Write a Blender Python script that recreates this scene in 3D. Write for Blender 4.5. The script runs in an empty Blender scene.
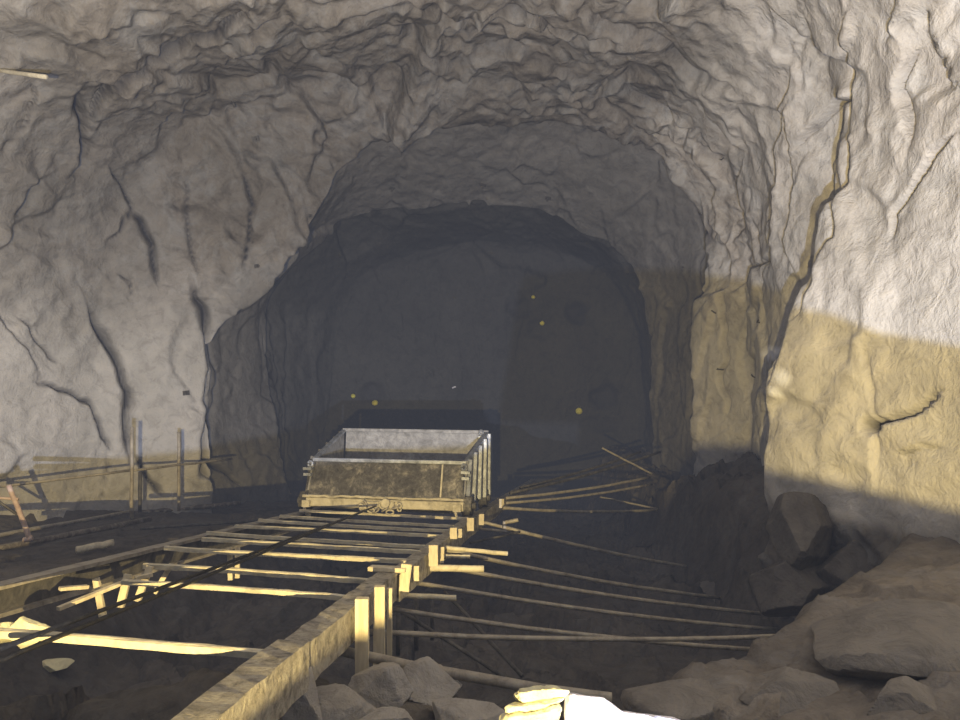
import bpy, bmesh, math, random
import numpy as np
from mathutils import Vector, Matrix
from mathutils.bvhtree import BVHTree
random.seed(7); rng = np.random.default_rng(7)
C = bpy.context.scene.collection
F = 730.0; ZC = 3.0
def at(px, py, Y):
    return Vector(((px-480)/F*Y, Y, ZC-(py-360)/F*Y))
def tag(o, label=None, cat=None, group=None, kind=None):
    if label: o['label'] = label
    if cat: o['category'] = cat
    if group: o['group'] = group
    if kind: o['kind'] = kind
    return o
# ------------------------------------------------------------------ noise
def h3(ix, iy, iz, s=0):
    n = (ix.astype(np.int64)*73856093) ^ (iy.astype(np.int64)*19349663) ^ (iz.astype(np.int64)*83492791) ^ (s*2654435761)
    n = n & 0x7fffffff
    n = (n ^ (n >> 13))*1274126177 & 0x7fffffff
    n = (n ^ (n >> 16))*668265263 & 0x7fffffff
    return ((n ^ (n >> 15)) & 0xffffff)/float(0xffffff)
def vnoise(P, s=0):
    I = np.floor(P).astype(np.int64); f = P-I; f = f*f*(3-2*f); r = 0
    for a in (0,1):
        for b in (0,1):
            for c in (0,1):
                w = (f[:,0] if a else 1-f[:,0])*(f[:,1] if b else 1-f[:,1])*(f[:,2] if c else 1-f[:,2])
                r = r+w*h3(I[:,0]+a, I[:,1]+b, I[:,2]+c, s)
    return r*2-1
def fbm(P, o=4, s=0):
    r = 0; a = 1; t = 0
    for k in range(o):
        r = r+a*vnoise(P*2**k+k*17.3, s+k); t += a; a *= .5
    return r/t
def facets(P, s=0, tilt=1.0):
    """piecewise planar cells: offset + tilt; returns height (-1..1) and edge distance"""
    I = np.floor(P).astype(np.int64)
    best = np.full(len(P), 9.0); sec = np.full(len(P), 9.0); val = np.zeros(len(P))
    for a in (-1,0,1):
        for b in (-1,0,1):
            for c in (-1,0,1):
                x, y, z = I[:,0]+a, I[:,1]+b, I[:,2]+c
                S = np.stack([x+h3(x,y,z,s), y+h3(x,y,z,s+1), z+h3(x,y,z,s+2)], 1)
                D = P-S; d = (D**2).sum(1)
                T = np.stack([h3(x,y,z,s+3), h3(x,y,z,s+4), h3(x,y,z,s+5)], 1)*2-1
                v = (D*T).sum(1)*tilt*1.4+(h3(x,y,z,s+6)-.5)*.35
                m = d < best
                sec = np.where(m, best, np.minimum(sec, d)); val = np.where(m, v, val); best = np.where(m, d, best)
    return val, np.sqrt(sec)-np.sqrt(best)
def sst(a, b, x):
    t = np.clip((x-a)/(b-a), 0, 1); return t*t*(3-2*t)
# ------------------------------------------------------------------ materials
class NT:
    def __init__(s, name):
        s.m = bpy.data.materials.new(name); s.m.use_nodes = True; s.t = s.m.node_tree; s.n = s.t.nodes
        s.b = s.n['Principled BSDF']; s.tc = s.n.new('ShaderNodeTexCoord')
    def node(s, typ, **k):
        n = s.n.new(typ)
        for a, v in k.items():
            if a.startswith('i_'): n.inputs[a[2:].replace('_', ' ')].default_value = v
            else: setattr(n, a, v)
        return n
    def link(s, a, b): s.t.links.new(a, b)
    def noise(s, scale, detail=6, rough=.6, dist=0, stretch=None):
        n = s.node('ShaderNodeTexNoise', i_Scale=scale, i_Detail=detail, i_Roughness=rough, i_Distortion=dist)
        src = s.tc.outputs['Object']
        if stretch:
            mp = s.node('ShaderNodeMapping'); mp.inputs['Scale'].default_value = stretch
            s.link(src, mp.inputs['Vector']); src = mp.outputs['Vector']
        s.link(src, n.inputs['Vector']); return n.outputs['Fac']
    def ramp(s, fac, stops):
        r = s.node('ShaderNodeValToRGB'); cr = r.color_ramp
        while len(cr.elements) < len(stops): cr.elements.new(.5)
        for e, (p, c) in zip(cr.elements, stops): e.position = p; e.color = (*c, 1)
        s.link(fac, r.inputs['Fac']); return r.outputs['Color']
    def mix(s, fac, a, b, mode='MIX'):
        m = s.node('ShaderNodeMix', data_type='RGBA', blend_type=mode)
        for v, i in ((fac, 0), (a, 6), (b, 7)):
            if hasattr(v, 'node'): s.link(v, m.inputs[i])
            else: m.inputs[i].default_value = v if i == 0 else (*v, 1)
        return m.outputs[2]
    def attr(s, name):
        return s.node('ShaderNodeAttribute', attribute_name=name).outputs['Fac']
    def bump(s, h, strength=.5, dist=.02, prev=None):
        b = s.node('ShaderNodeBump'); b.inputs['Strength'].default_value = strength; b.inputs['Distance'].default_value = dist
        s.link(h, b.inputs['Height'])
        if prev is not None: s.link(prev, b.inputs['Normal'])
        return b.outputs['Normal']
    def done(s, col, rough=.85, normal=None, metal=0, spec=.3):
        if hasattr(col, 'node'): s.link(col, s.b.inputs['Base Color'])
        else: s.b.inputs['Base Color'].default_value = (*col, 1)
        if hasattr(rough, 'node'): s.link(rough, s.b.inputs['Roughness'])
        else: s.b.inputs['Roughness'].default_value = rough
        s.b.inputs['Metallic'].default_value = metal
        s.b.inputs['Specular IOR Level'].default_value = spec
        if normal is not None: s.link(normal, s.b.inputs['Normal'])
        return s.m
def rock_mat(name, c0, c1, c2, bscale=38, bstr=.55, gain=1.0):
    t = NT(name)
    big = t.ramp(t.noise(.9, 5, .6, .4), [(.3, c0), (.52, c1), (.72, c2)])
    spk = t.ramp(t.noise(7, 8, .7, .6), [(.3, (.72,.71,.70)), (.5, (1,1,1)), (.75, (1.14,1.12,1.08))])
    col = t.mix(1.0, big, spk, 'MULTIPLY')
    gr = t.attr('gritty')
    dirty = t.ramp(t.noise(2.2, 9, .72, 1.2), [(.3, (.55,.50,.44)), (.48, (.85,.80,.74)), (.62, (1,1,1)), (.8, (1.2,1.2,1.2))])
    col = t.mix(gr, col, t.mix(1.0, col, dirty, 'MULTIPLY'))
    col = t.mix(t.attr('dim'), col, (.0,.0,.0))
    col = t.mix(t.attr('fissure'), col, (.035,.036,.045))
    col = t.mix(t.attr('light_spot'), col, (.86,.88,.95))
    n = t.bump(t.noise(bscale, 4, .6, .3), bstr, .014)
    n = t.bump(t.noise(7, 7, .62, .5), .6, .05, n)
    wv = t.node('ShaderNodeTexNoise', i_Scale=3.0, i_Detail=4.0); t.link(t.tc.outputs['Object'], wv.inputs['Vector'])
    ad = t.node('ShaderNodeVectorMath', operation='MULTIPLY_ADD'); ad.inputs[1].default_value = (.25,.25,.25)
    t.link(wv.outputs['Color'], ad.inputs[0]); t.link(t.tc.outputs['Object'], ad.inputs[2])
    for sc_, ds in ((3.2, .10), (8.5, .045)):
        vo = t.node('ShaderNodeTexVoronoi', i_Scale=sc_); t.link(ad.outputs[0], vo.inputs['Vector'])
        mm = t.node('ShaderNodeMath', operation='MULTIPLY'); t.link(vo.outputs['Distance'], mm.inputs[0]); t.link(gr, mm.inputs[1])
        n = t.bump(mm.outputs[0], .36, ds, n)
    return t.done(col, .9, n, spec=.15)
M = {}
M['wall'] = rock_mat('shotcrete_rock', (.44,.43,.41), (.53,.52,.505), (.60,.585,.57))
M['back'] = rock_mat('dimmed_face_rock', (.16,.16,.16), (.195,.195,.193), (.24,.24,.235))  # albedo lowered to stand for light falloff beyond the inner arch
M['ground'] = rock_mat('muddy_rubble', (.23,.215,.20), (.34,.32,.295), (.46,.43,.39), 30, .6)
M['rock'] = rock_mat('broken_rock', (.27,.255,.235), (.36,.34,.31), (.45,.43,.39), 40, .5)
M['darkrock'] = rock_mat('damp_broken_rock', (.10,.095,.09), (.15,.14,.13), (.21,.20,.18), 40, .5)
M['bankrock'] = rock_mat('brown_bank_rock', (.17,.155,.14), (.22,.205,.185), (.28,.26,.235), 40, .5)
M['whitelitrock'] = rock_mat('white_lit_rock', (.80,.79,.88), (.88,.86,.95), (.95,.93,.98), 40, .3)  # white of the cool lamp put into the rock's base colour
M['yellowlitrock'] = rock_mat('yellow_lit_rock', (.70,.66,.45), (.82,.78,.52), (.9,.86,.6), 40, .4)  # yellow lamp light put into the base colour of the lit rocks
def simple(name, c0, c1, c2, sc=9, rough=.7, metal=0., bs=.4, stretch=None, spec=.3):
    t = NT(name)
    n = t.noise(sc, 8, .68, .5, stretch)
    col = t.ramp(n, [(.32, c0), (.5, c1), (.7, c2)])
    return t.done(col, rough, t.bump(t.noise(sc*4, 6, .6, 0, stretch), bs, .01), metal, spec)
M['beam'] = simple('mud_crusted_beam', (.13,.12,.10), (.34,.31,.25), (.52,.48,.38), 22, .85, 0, .9)
M['steelbeam'] = simple('rusty_steel_beam', (.07,.06,.05), (.16,.14,.115), (.34,.31,.25), 14, .6, .2, .4)
M['timber'] = simple('pale_timber', (.42,.36,.25), (.60,.53,.38), (.72,.65,.48), 14, .8, 0, .4, (1,1,.15))
M['sleeper'] = simple('dusty_sleeper', (.40,.36,.27), (.58,.53,.40), (.70,.65,.50), 12, .8, 0, .5)
M['rod'] = simple('dusty_steel_rod', (.20,.18,.15), (.34,.31,.26), (.46,.42,.34), 12, .6, .2, .3)
M['darkrod'] = simple('dark_steel_rod', (.05,.05,.05), (.10,.095,.09), (.17,.16,.14), 12, .6, .2, .3)
M['rope'] = simple('greased_rope', (.008,.008,.01), (.018,.018,.02), (.04,.04,.042), 60, .3, .2, .6)
M['pinkpaint'] = simple('reddish_painted_post', (.34,.24,.20), (.50,.38,.33), (.58,.48,.42), 12, .7, 0, .3)
M['yellowtip'] = simple('yellow_marker', (.5,.48,.08), (.75,.72,.12), (.85,.82,.2), 30, .6, 0, .2)
M['bluemetal'] = simple('bluish_worn_steel', (.16,.17,.19), (.30,.32,.36), (.52,.55,.60), 10, .45, .5, .3)
M['dark'] = simple('black_shield', (.02,.02,.02), (.03,.03,.03), (.05,.05,.05), 10, .7)
def cart_mat():
    t = NT('mud_caked_skip_steel')
    a = t.ramp(t.noise(5.5, 12, .78, .3), [(.36, (.055,.053,.052)), (.5, (.125,.12,.115)), (.58, (.26,.245,.215)), (.70, (.55,.51,.42))])
    b = t.ramp(t.noise(26, 6, .7), [(.35, (.6,.6,.6)), (.6, (1,1,1)), (.75, (1.3,1.3,1.35))])
    return t.done(t.mix(1.0, a, b, 'MULTIPLY'), .6, t.bump(t.noise(30, 7, .65), .6, .01), .15)
M['cart'] = cart_mat()
def cart_pale():
    t = NT('dust_coated_skip_edge')
    a = t.ramp(t.noise(9, 9, .7, .8), [(.3, (.22,.20,.16)), (.48, (.48,.44,.34)), (.68, (.66,.61,.48))])
    return t.done(a, .7, t.bump(t.noise(40, 7, .65), .6, .01), .05)
M['cartpale'] = cart_pale()
M['cartgrey'] = simple('grey_dusty_skip_plate', (.17,.17,.17), (.27,.27,.275), (.40,.40,.40), 12, .6, .1, .4)
# ------------------------------------------------------------------ mesh helpers
def grid_mesh(name, V, nr, nc, mat, attrs=None, r0=0, r1=None, c0=0, c1=None, N=None, flip=False):
    r1 = nr if r1 is None else r1; c1 = nc if c1 is None else c1
    idx = np.arange(nr*nc).reshape(nr, nc)[r0:r1, c0:c1]
    sel = idx.ravel(); R, K = idx.shape
    loc = np.arange(R*K).reshape(R, K)
    q = np.stack([loc[:-1,:-1], loc[:-1,1:], loc[1:,1:], loc[1:,:-1]], -1).reshape(-1, 4)
    if flip: q = q[:, ::-1]
    me = bpy.data.meshes.new(name); me.vertices.add(len(sel))
    me.vertices.foreach_set('co', V[sel].astype(np.float32).ravel())
    me.loops.add(len(q)*4); me.loops.foreach_set('vertex_index', q.astype(np.int32).ravel())
    me.polygons.add(len(q)); me.polygons.foreach_set('loop_start', np.arange(0, len(q)*4, 4, dtype=np.int32))
    me.update(calc_edges=True); me.validate()
    me.polygons.foreach_set('use_smooth', np.ones(len(q), bool))
    for k, a in (attrs or {}).items():
        at_ = me.attributes.new(k, 'FLOAT', 'POINT'); at_.data.foreach_set('value', a[sel].astype(np.float32))
    if N is not None: me.normals_split_custom_set_from_vertices(N[sel].tolist())
    me.materials.append(mat)
    o = bpy.data.objects.new(name, me); C.objects.link(o); return o
class MB:
    def __init__(s): s.bm = bmesh.new()
    def hexa(s, P):
        v = [s.bm.verts.new(p) for p in P]
        for f in ((0,3,2,1),(4,5,6,7),(0,1,5,4),(1,2,6,5),(2,3,7,6),(3,0,4,7)): s.bm.faces.new([v[i] for i in f])
        return s
    def box(s, x0, x1, y0, y1, z0, z1):
        return s.hexa([Vector(p) for p in ((x0,y0,z0),(x1,y0,z0),(x1,y1,z0),(x0,y1,z0),(x0,y0,z1),(x1,y0,z1),(x1,y1,z1),(x0,y1,z1))])
    def sweep(s, path, prof, up=Vector((0,0,1)), closed_prof=True, jit=0, scales=None):
        path = [Vector(p) for p in path]; rings = []
        for i, p in enumerate(path):
            d = (path[min(i+1, len(path)-1)]-path[max(i-1, 0)]).normalized()
            r = d.cross(up)
            if r.length < .05: r = d.cross(Vector((0,1,0)))
            r.normalize(); u = r.cross(d); k = scales[i] if scales else 1
            rings.append([s.bm.verts.new(p+r*(a*k+random.uniform(-jit, jit))+u*(b*k+random.uniform(-jit, jit))) for a, b in prof])
        n = len(prof)
        for a, b in zip(rings, rings[1:]):
            for k in range(n): s.bm.faces.new((a[k], a[(k+1) % n], b[(k+1) % n], b[k]))
        s.bm.faces.new(rings[0][::-1]); s.bm.faces.new(rings[-1]); return s
    def tube(s, path, r, n=8, jit=0, scales=None):
        return s.sweep(path, [(r*math.cos(2*math.pi*k/n), r*math.sin(2*math.pi*k/n)) for k in range(n)], jit=jit, scales=scales)
    def cyl(s, c, ax, r, h, n=20, r2=None):
        c = Vector(c); ax = Vector(ax).normalized()
        return s.tube([c-ax*h/2, c+ax*h/2], r, n)
    def build(s, name, mat, parent=None, smooth=False, bevel=0):
        bmesh.ops.recalc_face_normals(s.bm, faces=s.bm.faces)
        if bevel: bmesh.ops.bevel(s.bm, geom=list(s.bm.edges), offset=bevel, segments=1, affect='EDGES', clamp_overlap=True)
        me = bpy.data.meshes.new(name); s.bm.to_mesh(me); s.bm.free()
        if smooth: me.polygons.foreach_set('use_smooth', [True]*len(me.polygons))
        me.materials.append(mat); o = bpy.data.objects.new(name, me); C.objects.link(o)
        if parent: o.parent = parent
        return o
def origin_to(o, p):
    p = Vector(p); o.data.transform(Matrix.Translation(-p)); o.location = p; return o
def path_pts(a, b, n=6, sag=0, wob=0):
    a, b = Vector(a), Vector(b)
    return [a.lerp(b, i/(n-1))+Vector((random.uniform(-wob, wob), 0, random.uniform(-wob, wob)-sag*4*(i/(n-1))*(1-i/(n-1)))) for i in range(n)]
def empty(name, loc, rot=(0,0,0)):
    o = bpy.data.objects.new(name, None); C.objects.link(o); o.location = loc; o.rotation_euler = rot; o.empty_display_size = .1; return o
# ------------------------------------------------------------------ tunnel
def w(Y, L, R): return Y, [Vector((x, Y, ZC+z)) for x, z in L], [Vector((x, Y, ZC+z)) for x, z in R]
def p(Y, L, R):
    l = [at(x, y, Y) for x, y in L]; r = [at(x, y, Y) for x, y in R]
    l.insert(0, Vector((l[0].x, Y, ZC-3.4))); r.append(Vector((r[-1].x, Y, ZC-3.4)))
    return Y, l, r
def mixp(Y, L, R): return Y, L, R
prof = [
 w(-.6, [(-6.2,-3.4),(-6.2,-1.5),(-6.3,0),(-6,1.8),(-4.8,3.1),(-3,3.9),(-.5,4.2)], [(1,4.0),(2.5,3.3),(3.2,2.0),(3.3,.4),(3.15,-1),(3.0,-3.4)]),
 w(3.0, [(-5.7,-3.4),(-5.75,-1.5),(-5.8,0),(-5.5,1.7),(-4.5,2.9),(-2.9,3.6),(-.4,3.85)], [(1,3.7),(2.15,3.0),(2.8,1.8),(2.85,.5),(2.75,-.9),(2.65,-3.4)]),
 w(4.5, [(-5.5,-3.4),(-5.55,-1.5),(-5.55,0),(-5.35,1.6),(-4.4,2.75),(-2.8,3.4),(-.3,3.65)], [(1,3.5),(2.05,2.9),(2.7,1.9),(2.62,.6),(2.45,-.7),(2.5,-3.4)]),
 w(5.5, [(-5.3,-3.4),(-5.35,-1.5),(-5.35,0),(-5.15,1.5),(-4.3,2.6),(-2.7,3.25),(-.2,3.5)], [(1,3.4),(2.1,3.0),(2.65,2.4),(2.66,1.7),(2.6,.95),(2.28,.2),(2.12,-.2),(2.1,-.8),(2.15,-3.4)]),
 w(5.85, [(-5.25,-3.4),(-5.3,-1.5),(-5.3,0),(-5.1,1.5),(-4.25,2.5),(-2.7,3.2),(-.2,3.45)], [(1,3.35),(2.1,3.0),(2.8,2.4),(2.95,1.7),(2.95,.95),(2.75,.2),(2.65,-.2),(2.6,-.8),(2.6,-3.4)]),
 w(7.0, [(-5.0,-3.4),(-5.05,-1.5),(-5.05,0),(-4.8,1.25),(-4.1,2.3),(-2.6,3.05),(-.1,3.4)], [(1,3.3),(1.95,2.9),(2.5,2.35),(2.76,1.55),(2.80,.7),(2.78,0),(2.76,-.8),(2.85,-3.4)]),
 p(8.4, [(100,512),(95,400),(100,300),(122,200),(190,115),(310,80),(480,72)], [(600,82),(690,122),(738,190),(750,260),(750,350),(748,450),(750,520)]),
 p(9.2, [(215,500),(212,420),(212,332),(262,302),(303,248),(332,198),(354,155),(392,134),(480,126)], [(560,118),(620,136),(660,162),(690,196),(700,232),(698,288),(692,300),(694,400),(692,515)]),
 p(9.5, [(205,500),(202,420),(202,322),(252,292),(295,238),(324,188),(348,146),(388,128),(480,124)], [(560,114),(620,130),(662,154),(697,188),(710,226),(710,288),(708,300),(706,400),(704,515)]),
 p(11.2, [(290,495),(273,400),(264,325),(268,298),(300,255),(335,225),(380,212),(480,204)], [(540,211),(580,235),(620,252),(642,285),(655,340),(652,420),(650,505)]),
 p(11.45, [(282,495),(266,400),(256,320),(262,292),(295,250),(332,220),(380,208),(480,200)], [(540,208),(582,230),(625,248),(650,282),(662,340),(659,420),(657,505)]),
 p(13.0, [(325,490),(322,420),(330,340),(345,290),(380,262),(430,248),(480,243)], [(540,246),(590,262),(622,290),(640,340),(645,400),(643,505)]),
]
# close the face
Y, L, R = prof[-1]; cen = Vector((0.0, 13.0, ZC-3.4))
for k, dy in ((.97, .12), (.66, .22), (.33, .28), (.02, .3)):
    prof.append((Y+dy, [cen+(v-cen)*k+Vector((0,dy,0)) for v in L], [cen+(v-cen)*k+Vector((0,dy,0)) for v in R]))
NC = 1000; NL = NC//2
def resamp(pts, n):
    P = np.array([list(v) for v in pts]); d = np.r_[0, np.cumsum(np.linalg.norm(np.diff(P, axis=0), axis=1))]
    t = np.linspace(0, d[-1], n)
    # smooth a little
    Q = np.stack([np.interp(t, d, P[:, i]) for i in range(3)], 1)
    return Q
ctrl = []
for Y, L, R in prof:
    crown = L[-1]
    a = resamp(L, NL); b = resamp([crown]+R, NC-NL+1)[1:]
    A = np.vstack([a, b]); k = np.ones(41)/41
    As = np.stack([np.convolve(np.pad(A[:, i], 20, mode='edge'), k, 'valid') for i in range(3)], 1)
    ctrl.append(As)
ctrl = np.array(ctrl)
rows = []; RN = [26, 26, 36, 12, 40, 44, 34, 12, 50, 12, 44, 10, 40, 40, 30]
face_row = 0
for i in range(len(prof)-1):
    if i == 9: face_row = len(rows)
    rn = int(RN[i]*1.3)
    for j in range(rn):
        t = j/rn; rows.append(ctrl[i]*(1-t)+ctrl[i+1]*t)
rows.append(ctrl[-1]); G = np.array(rows); NR = len(rows)
# smooth along depth
for _ in range(3):
    G[1:-1] = G[:-2]*.25+G[1:-1]*.5+G[2:]*.25
def normals(G):
    du = np.gradient(G, axis=0); dv = np.gradient(G, axis=1); n = np.cross(dv, du)
    return n/np.maximum(np.linalg.norm(n, axis=2, keepdims=True), 1e-9)
N0 = normals(G)
# orient to the inside
ax = np.stack([np.zeros(NR), G[:,:,1].mean(1), np.full(NR, ZC)], 1)[:, None, :]
if ((ax-G)*N0).sum(2).mean() < 0: N0 = -N0
# blur normals so displacement does not fold
for _ in range(12):
    N0[1:-1] = (N0[:-2]+N0[1:-1]+N0[2:])/3; N0[:,1:-1] = (N0[:,:-2]+N0[:,1:-1]+N0[:,2:])/3
N0 /= np.linalg.norm(N0, axis=2, keepdims=True)
P0 = G.reshape(-1, 3); Nn = N0.reshape(-1, 3)
px = 480+P0[:,0]/np.maximum(P0[:,1], .2)*F; py = 360-(P0[:,2]-ZC)/np.maximum(P0[:,1], .2)*F
infront = P0[:,1] > 2.5
zr = P0[:,2]-ZC
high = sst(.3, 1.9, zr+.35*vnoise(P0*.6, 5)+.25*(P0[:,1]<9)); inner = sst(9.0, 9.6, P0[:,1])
rough = high*(1-.75*inner)*(1-.6*sst(1.6, 2.2, P0[:,0])*sst(9,7,P0[:,1]))*(1-.45*sst(-3.2,-3.9,P0[:,0]))
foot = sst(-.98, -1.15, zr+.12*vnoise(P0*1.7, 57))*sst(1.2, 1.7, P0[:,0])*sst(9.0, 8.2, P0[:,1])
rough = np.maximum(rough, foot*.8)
wp = P0+.25*np.stack([vnoise(P0*1.3, 11), vnoise(P0*1.3, 12), vnoise(P0*1.3, 13)], 1)
f1, e1 = facets(wp*np.array([.75,.75,.75]), 21)
f2, e2 = facets(wp*np.array([1.9,1.9,1.9]), 31)
f3, e3 = facets(wp*4.6, 41)
flute, ef = facets(wp*np.array([1.5,1.5,.42]), 51)
flu2, ef2 = facets(wp*np.array([3.2,3.2,1.3]), 61)
D = (.03+.10*rough)*f1 + (.012+.065*rough)*f2 + .048*rough*f3
D += (1-high)*(.05*flute*(1-.3*inner)+.02*flu2)
D += .05*fbm(P0*1.5, 5, 3) + .016*fbm(P0*7, 4, 9)
D2 = D.reshape(NR, NC)
for _ in range(2):
    D2[1:-1] = D2[:-2]*.25+D2[1:-1]*.5+D2[2:]*.25; D2[:,1:-1] = D2[:,:-2]*.25+D2[:,1:-1]*.5+D2[:,2:]*.25
D = D2.ravel()
fade = np.ones(NR); fade[-75:] = .5; D *= np.repeat(fade, NC)
# fissures, measured on the wall
fis = np.zeros(len(P0)); 
JX = px+5*vnoise(P0*4, 71)+2*vnoise(P0*8, 73); JY = py+5*vnoise(P0*4, 72)+2*vnoise(P0*8, 74)
def crack(pts, wpx, depth, step=0, dark=1.0, reach=35):
    global D, fis
    A = np.array(pts, float); best = np.full(len(P0), 1e9); side = np.zeros(len(P0)); wl = np.zeros(len(P0)); tt = np.zeros(len(P0))
    jx = JX; jy = JY
    n = len(A)-1
    for i in range(n):
        a, b = A[i], A[i+1]; ab = b-a; l2 = ab@ab
        t = np.clip(((jx-a[0])*ab[0]+(jy-a[1])*ab[1])/l2, 0, 1)
        dx = jx-(a[0]+t*ab[0]); dy = jy-(a[1]+t*ab[1]); d = np.hypot(dx, dy); m = d < best
        best = np.where(m, d, best); side = np.where(m, np.sign(ab[0]*dy-ab[1]*dx), side); tt = np.where(m, (i+t)/n, tt)
    taper = np.clip(np.sin(np.clip(tt, .02, .98)*math.pi)*2.2, 0, 1)
    g = np.exp(-(best/(wpx*(.35+.65*taper)))**2)*infront*taper
    D = D - depth*g + step*side*np.tanh(best/2.5)*np.exp(-best/reach)*infront*taper
    fis = np.maximum(fis, dark*np.exp(-(best/(wpx*.75*(.4+.6*taper)))**2)*infront*taper)
crack([(80,95),(84,130),(90,150),(84,168),(72,182)], 5, .22, .05)
crack([(45,183),(32,196),(16,222)], 3.5, .15, .05)
crack([(84,140),(98,115),(108,90),(130,74),(165,68),(185,58),(200,46),(222,30),(240,18),(262,4)], 2.2, .09, .07, .8)
crack([(112,170),(122,188),(128,210),(118,232),(104,246)], 1.8, .06, .03)
crack([(128,210),(142,226),(152,248),(158,290)], 3, .12, .03)
crack([(90,304),(104,332),(118,360),(127,392),(126,430),(131,470)], 4.2, .18, .05)
crack([(193,280),(203,310),(208,345),(215,370),(211,402),(206,440),(203,468),(214,484)], 4.0, .2, .06)
crack([(186,170),(187,210),(190,240),(200,280)], 1.8, .07, .03, .6)
crack([(243,170),(252,205),(252,240),(247,268)], 2, .08, .03)
crack([(38,380),(60,392),(88,400),(100,420),(104,440),(112,452)], 2.4, .1, .02)
crack([(24,318),(44,342),(58,362)], 1.8, .06, .02, .7)
crack([(112,272),(130,280),(131,292),(124,300)], 1.6, .05, .02, .7)
crack([(134,455),(150,475),(165,498)], 2.2, .1, 0)
crack([(200,462),(222,468),(240,486)], 2, .1, 0, .8)
crack([(270,310),(274,360),(284,420),(286,480)], 2, .08, .02, .7)
crack([(262,330),(276,400),(280,470)], 1.6, .05, .02, .5)
crack([(290,300),(288,400),(296,470)], 2, .06, .03, .5)
crack([(110,440),(106,470),(98,505)], 1.2, .04, 0, .6)
crack([(20,140),(36,100),(30,86)], 1.2, .04, .02, .6)
crack([(0,300),(10,330),(30,350),(44,378)], 1.3, .05, .03, .5)
# right
crack([(846,10),(842,60),(840,110),(842,150),(836,190),(838,240),(826,258),(812,290),(796,322)], 3, .14, -.05, .55)
crack([(770,206),(768,240),(766,260),(745,282),(736,292)], 1.8, .08, -.04, .7)
crack([(960,130),(930,152),(908,186),(890,212),(884,240)], 2, .09, .008, .6, 15)
crack([(870,424),(885,422),(905,412),(940,385)], 2.4, .10, .02, .7, 20)
crack([(858,420),(868,426),(880,422)], 6, .14, 0, 1)
crack([(866,335),(870,380),(872,420),(870,500)], 2, .03, .008, .12, 20)
crack([(730,290),(728,330),(722,370),(728,420)], 1.6, .05, .03, .25)
crack([(790,330),(780,350),(772,372),(762,400)], 2.6, .12, -.03, .7)
crack([(940,445),(912,450),(892,460)], 1.2, .04, .02, .4)
crack([(900,0),(912,50),(898,100),(905,150)], 1.6, .06, .04, .3)
crack([(925,0),(940,60),(960,90)], 1.6, .06, -.04, .3)
crack([(790,60),(776,120),(768,180),(770,230)], 2, .05, -.06, .2)
crack([(697,200),(700,240),(699,290),(690,305)], 1.6, .05, 0, .7)
crack([(846,95),(832,104),(818,120),(800,150)], 2, .07, .04, .4)
# ceiling fractures
crack([(470,10),(500,20),(530,14),(560,30),(620,38)], 2, .1, .06, .5)
crack([(560,0),(640,40),(690,80),(735,100)], 2.5, .08, .07, .25)
crack([(250,60),(300,90),(330,140),(300,190)], 2, .06, .07, .3)
crack([(380,30),(440,60),(520,50),(600,80)], 2, .05, .06, .3)
crack([(340,60),(380,100),(420,110)], 1.6, .05, .05, .3)
crack([(600,60),(650,110),(700,130),(730,190)], 2, .06, .05, .3)
# mining pits in the face
def pit(x, y, rx, ry, depth, dark):
    global D, fis
    q = ((px-x+3*vnoise(P0*6, 75))/rx)**2+((py-y+3*vnoise(P0*6, 76))/ry)**2; g = np.exp(-q**2)*(P0[:,1] > 10)
    D = D-depth*g; fis = np.maximum(fis, dark*g)
pit(577, 311, 10, 10, .2, .75); pit(518, 308, 12, 10, .12, .35); pit(606, 396, 13, 11, .16, .55); pit(372, 394, 12, 10, .12, .4); pit(600, 425, 20, 8, .1, .25); pit(540, 330, 14, 9, .1, .2)
light_spot = np.zeros(len(P0))  # spots of white light painted into the right wall colour
for x, y, r in ((785,378,8.5),(767,352,6.5),(775,392,5)):
    light_spot = np.maximum(light_spot, np.clip(1.6-np.hypot(px-x+3*vnoise(P0*9,77), py-y+3*vnoise(P0*9,78))/r*1.2, 0, 1)*infront*(P0[:,1]<9)*.9)
V = P0+Nn*D[:, None]
Gd = V.reshape(NR, NC, 3); N1 = normals(Gd).reshape(-1, 3)
if (N1*Nn).sum(1).mean() < 0: N1 = -N1
gritty = np.clip(rough+.15, 0, 1)
dim = np.clip(-.13*sst(11,11.3,P0[:,1])*sst(13.05,12.6,P0[:,1])+.50*sst(8.9, 9.7, P0[:,1]+.3*vnoise(P0*1.1, 55))+0.42*high*(1-sst(1.8,2.4,P0[:,0]))*sst(4.5,7,P0[:,1]+.5*vnoise(P0*.8,56))+.18*sst(4.5,8,P0[:,1]), 0, .68)  # light falloff painted in: colour darkens with depth and across the ceiling
dim = np.maximum(dim, .66*foot)  # shade below the lamp edge painted into the right wall's foot
gritty = np.maximum(gritty, foot)
attrs = dict(dim=dim, gritty=gritty, fissure=np.clip(fis, 0, 1), light_spot=light_spot)
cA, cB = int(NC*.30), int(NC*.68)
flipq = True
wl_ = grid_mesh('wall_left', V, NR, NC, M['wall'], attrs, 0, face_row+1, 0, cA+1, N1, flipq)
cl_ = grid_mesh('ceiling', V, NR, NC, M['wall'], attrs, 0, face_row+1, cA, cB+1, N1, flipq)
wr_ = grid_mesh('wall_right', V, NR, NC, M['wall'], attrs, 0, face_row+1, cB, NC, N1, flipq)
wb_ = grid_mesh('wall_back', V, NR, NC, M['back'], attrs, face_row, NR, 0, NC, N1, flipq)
for o in (wl_, cl_, wr_, wb_): tag(o, kind='structure')
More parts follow.
